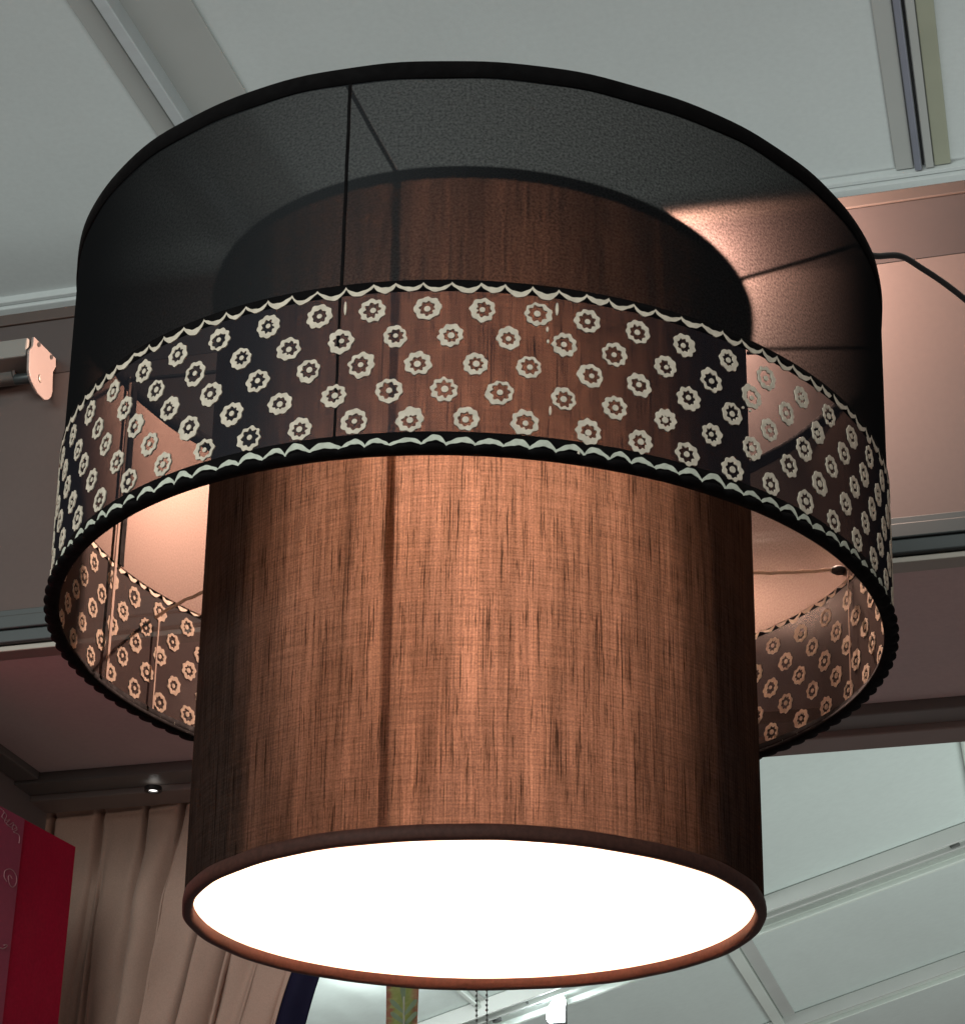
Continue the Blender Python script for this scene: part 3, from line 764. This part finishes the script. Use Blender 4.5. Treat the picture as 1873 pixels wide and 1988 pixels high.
# rosettes, five rows
rows_h = [0.3283, 0.3070, 0.2862, 0.2650, 0.2432]
offL = [-5.77, -2.84, -6.63, -3.59, -7.30]; offR = [12.7, 9.99, 13.15, 10.10, 13.11]
PITCHA = 6.40
rm = random.Random(11)
def rosette(th0, h0):
    r0 = 0.00875 * rm.uniform(0.94, 1.06); nl = rm.choice((8, 8, 9, 9)); ph = rm.uniform(0, 6.28)
    hole = rm.uniform(0.56, 0.70); hx, hy = rm.uniform(-0.08, 0.08), rm.uniform(-0.08, 0.08)
    a_l = rm.uniform(0.05, 0.09); st = rm.uniform(0.08, 0.17); N = 45
    e1, e2, e3 = rm.uniform(-0.06, 0.06), rm.uniform(0, 6.28), rm.uniform(-0.04, 0.04); b1, b2 = (rm.uniform(0, 6.28), rm.uniform(0.15, 0.45) if rm.random() < 0.3 else 0.0)
    Rr = 0.339
    pi_, po_ = [], []
    for i in range(N):
        t = 2 * math.pi * i / N
        ro = r0 * (1 + a_l * math.cos(nl * t + ph + 0.5 * math.sin(t + e2)) + e1 * math.cos(2 * t + e2) + e3 * math.cos(3 * t + ph) + rm.uniform(-0.025, 0.025))
        ri = r0 * hole * (1 + st * math.cos(8 * t + ph * 1.3) + rm.uniform(-0.05, 0.05) - b2 * max(0.0, math.cos(t - b1)) ** 3)
        po_.append((th0 + ro * math.cos(t) / Rr, h0 + ro * math.sin(t)))
        pi_.append((th0 + (ri * math.cos(t) + hx * r0) / Rr, h0 + ri * math.sin(t) + hy * r0))
    V, F = patch('r', bo, pi_, po_, None, None, -0.0006, 0.0008)
    dx, dy = hx * r0 + rm.uniform(-0.0004, 0.0004), hy * r0 + rm.uniform(-0.0004, 0.0004); rd = r0 * rm.uniform(0.20, 0.29); nd = 12; b = len(V)
    for dr in (-0.0006, 0.0008):
        for i in range(nd):
            t = 2 * math.pi * i / nd; V.append(bo(th0 + (dx + rd * math.cos(t)) / Rr, h0 + dy + rd * math.sin(t), dr))
    F += [tuple(range(b, b + nd))[::-1], tuple(range(b + nd, b + 2 * nd))] + [(b + i, b + (i + 1) % nd, b + nd + (i + 1) % nd, b + nd + i) for i in range(nd)]
    me = bpy.data.meshes.new('rosette_print'); me.from_pydata([tuple(v) for v in V], [], F); me.update()
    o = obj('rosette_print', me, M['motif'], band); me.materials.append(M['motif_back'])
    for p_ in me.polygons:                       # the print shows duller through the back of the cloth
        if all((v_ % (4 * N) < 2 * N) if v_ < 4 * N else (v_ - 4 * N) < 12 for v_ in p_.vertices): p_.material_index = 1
for r_ in range(5):
    a = offL[r_]
    while a < 8.6: a += PITCHA
    a -= PITCHA
    angs = []
    x = a
    while x > -176: angs.append(x); x -= PITCHA * (1.0 if x > -60 else 1.0)
    x = offR[r_]
    if x - a < 4.4: x += 0.0
    while x < 180: angs.append(x); x += PITCHA
    for x in angs:
        rosette(R(x + rm.uniform(-0.18, 0.18)), rows_h[r_] + rm.uniform(-0.0006, 0.0006) - (0.0016 * max(0, min(1, x / 30)) if x > 0 else 0.0))
# stray drips of print
for (th, h0, ln, w_) in ((-15.3, 0.338, 0.011, 0.0009), (9.2, 0.339, 0.010, 0.0011), (8.6, 0.258, 0.007, 0.0009), (8.1, 0.319, 0.004, 0.0009), (8.2, 0.309, 0.003, 0.0009), (12.0, 0.2275, 0.005, 0.0008), (34.2, 0.2945, 0.002, 0.001), (35.4, 0.2945, 0.0018, 0.001)):
    P = [(R(th) + w_ * math.cos(t) / 0.339, h0 - ln / 2 + ln / 2 * math.sin(t)) for t in [2 * math.pi * i / 12 for i in range(12)]]
    V = [bo(a, b, dr) for dr in (-0.0006, 0.0008) for a, b in P]
    F = [tuple(range(12))[::-1], tuple(range(12, 24))] + [(i, (i + 1) % 12, 12 + (i + 1) % 12, 12 + i) for i in range(12)]
    obj('print_drip', mesh('print_drip', V, F), M['motif'], band)
# clear tape strips and joints on the inside of the outer shade
vstrip('seam_tape', outer, R(-107.6), 0.0058, 0.232, 0.535, -0.0032, -0.0022, M['tape'], lamp)
vstrip('seam_tape', outer, R(107.4), 0.0022, 0.232, 0.352, -0.0020, -0.0014, M['tape'], lamp)
vstrip('seam_tape', outer, R(-120.3), 0.0026, 0.232, 0.318, -0.0024, -0.0016, M['tape'], lamp)
vstrip('seam', outer, R(-109.6), 0.011, H_M - 0.004, 0.53, -0.0018, -0.0010, M['hem'], osh)

# --- inner drum
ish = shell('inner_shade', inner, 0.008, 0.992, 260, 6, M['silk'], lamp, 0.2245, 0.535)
s_ = 1 / 0.535
ringprof('bottom_trim', inner, [(0.0062 * s_, 0.0008), (0.002 * s_, 0.0014), (-0.0020 * s_, 0.0012), (-0.0036 * s_, -0.0006), (-0.0036 * s_, -0.0048), (-0.0020 * s_, -0.0068), (0.006 * s_, -0.0068), (0.0066 * s_, -0.0040), (0.0066 * s_, -0.0008)], 260, M['trim'], ish,
         lambda th, t, dr: (t + 0.0010 * math.sin(th * 9) * 0.4 + (0.0022 if abs(th - 3.02) < 0.016 and dr < -0.004 else 0), dr + 0.0003 * math.sin(th * 23)))
ringprof('top_trim', inner, [(1 - 0.010 * s_, 0.0008), (1, 0.0012), (1.001, -0.0004), (1, -0.0016), (1 - 0.010 * s_, -0.0012)], 260, M['hem'], ish)
vstrip('seam', inner, R(-16.3), 0.0150, 0.02, 0.99, -0.0068, -0.0060, M['seamcloth'], ish, 24, R(-0.9))
vstrip('seam', inner, R(-17.0), 0.0032, 0.02, 0.99, -0.0050, -0.0044, M['seamcloth'], ish, 24, R(-0.9))
# opal diffuser disc
V = [Vector((0, 0, 0.0035))]; F = []
nd = 96
for z_ in (0.0055, 0.0025):
    for i in range(nd):
        t = 2 * math.pi * i / nd; V.append(Vector((0.2130 * math.sin(t), -0.2130 * math.cos(t), z_)))
V = V[1:]
F = [tuple(range(nd)), tuple(range(nd, 2 * nd))[::-1]] + [(i, (i + 1) % nd, nd + (i + 1) % nd, nd + i) for i in range(nd)]
me = bpy.data.meshes.new('diffuser')
V1 = [tuple(Vector((0, 0, 0.0040)))] + [tuple(v) for v in V[:nd]]
me.from_pydata(V1, [], [(0, 1 + i, 1 + (i + 1) % nd) for i in range(nd)]); me.update()
obj('diffuser', me, M['diffuser'], lamp)

# --- frame: spider arms, hub, lower stays
hubz = G['hi'] - 0.012
for (a, a2) in ((-17.2, -17.2), (69.5, 66.0), (160.0, 158.0), (-108.0, -108.0)):
    A = inner(R(a), 0.995, -0.002); B = outer(R(a2), H_T - 0.003, -0.002)
    obj('spider_arm', tube_mesh('spider_arm', spline([A, A.lerp(B, 0.5) + Vector((0, 0, -0.0008)), B], 6), 0.0019, 8), M['cord'], lamp)
    obj('spider_arm', tube_mesh('spider_arm', [A + Vector((0, 0, -0.003)), Vector((0, 0, hubz))], 0.0019, 8), M['dark'], lamp)
th = R(84); A = inner(th, 0.93, 0.001); B = outer(R(79), 0.478, -0.001)
obj('stay_wire', tube_mesh('stay_wire', [A, A.lerp(B, 0.5), B], 0.0017, 8), M['cord'], lamp)
for (ti, si, to, ho, sag) in ((108, 0.62, 110, 0.361, -0.002), (-112, 0.60, -119.5, 0.320, 0.006)):
    A = inner(R(ti), si, 0.001); B = outer(R(to), ho, -0.002)
    P = [A.lerp(B, t) + Vector((0, 0, sag * 4 * t * (1 - t) + 0.0006 * math.sin(t * 31))) for t in [i / 14 for i in range(15)]]
    obj('stay_wire', tube_mesh('stay_wire', P, 0.0016, 8), M['tape'], lamp)
kn = outer(R(109.6), 0.358, -0.004)
bmk = bmesh.new(); bmesh.ops.create_icosphere(bmk, subdivisions=2, radius=0.0055, matrix=Matrix.Translation(kn) @ Matrix.Diagonal((1.4, 1, 0.8, 1)))
me = bpy.data.meshes.new('stay_knot'); bmk.to_mesh(me); bmk.free(); obj('stay_knot', me, M['dark'], lamp)
bmk = bmesh.new(); bmesh.ops.create_cone(bmk, cap_ends=True, segments=24, radius1=0.02, radius2=0.016, depth=0.03, matrix=Matrix.Translation((0, 0, hubz)))
me = bpy.data.meshes.new('hub'); bmk.to_mesh(me); bmk.free(); obj('hub', me, M['dark'], lamp)
# bulbs
def bulb(x, y, z, mat, r=0.026):
    bmk = bmesh.new(); bmesh.ops.create_icosphere(bmk, subdivisions=2, radius=r, matrix=Matrix.Translation((x, y, z)))
    me = bpy.data.meshes.new('light_bulb'); bmk.to_mesh(me); bmk.free(); o = obj('light_bulb', me, M[mat], lamp)
    bmk = bmesh.new(); bmesh.ops.create_cone(bmk, cap_ends=True, segments=16, radius1=0.014, radius2=0.016, depth=0.04, matrix=Matrix.Translation((x, y, z + r + 0.018)))
    me = bpy.data.meshes.new('socket'); bmk.to_mesh(me); bmk.free(); obj('socket', me, M['dark'], o)
    obj('bulb_holder', tube_mesh('bulb_holder', [Vector((x, y, z + r + 0.03)), Vector((x * 0.6, y * 0.6, hubz - 0.005)), Vector((0, 0, hubz))], 0.003, 6), M['dark'], lamp)
bulb(0.060, 0.085, 0.455, 'bulb_small')
bulb(0.0, 0.010, 0.295, 'bulb', 0.032)
bulb(0.285 * math.sin(R(150)), -0.285 * math.cos(R(150)), 0.43, 'gap_fill_bulb', 0.018)  # added out of sight, brightens the inside of the outer shade
# power cable leaving over the rim on the right
e0 = outer(R(71), H_T + 0.0012, 0.001); dd = (Mpsi @ e0 + base - O0).length
pc = [outer(R(66), H_T - 0.006, -0.005), e0 + Vector((0, 0, 0.0012))]
for (u_, v_, ds) in ((1746, 497, 0.03), (1790, 522, 0.05), (1832, 550, 0.07), (1873, 582, 0.09), (1930, 632, 0.12), (2010, 715, 0.15), (2100, 830, 0.18)):
    pc.append(loc(O0 + ray(u_, v_) * (dd + ds)))
obj('power_cable', tube_mesh('power_cable', spline(pc, 8), 0.0027, 10), M['cord'], lamp)
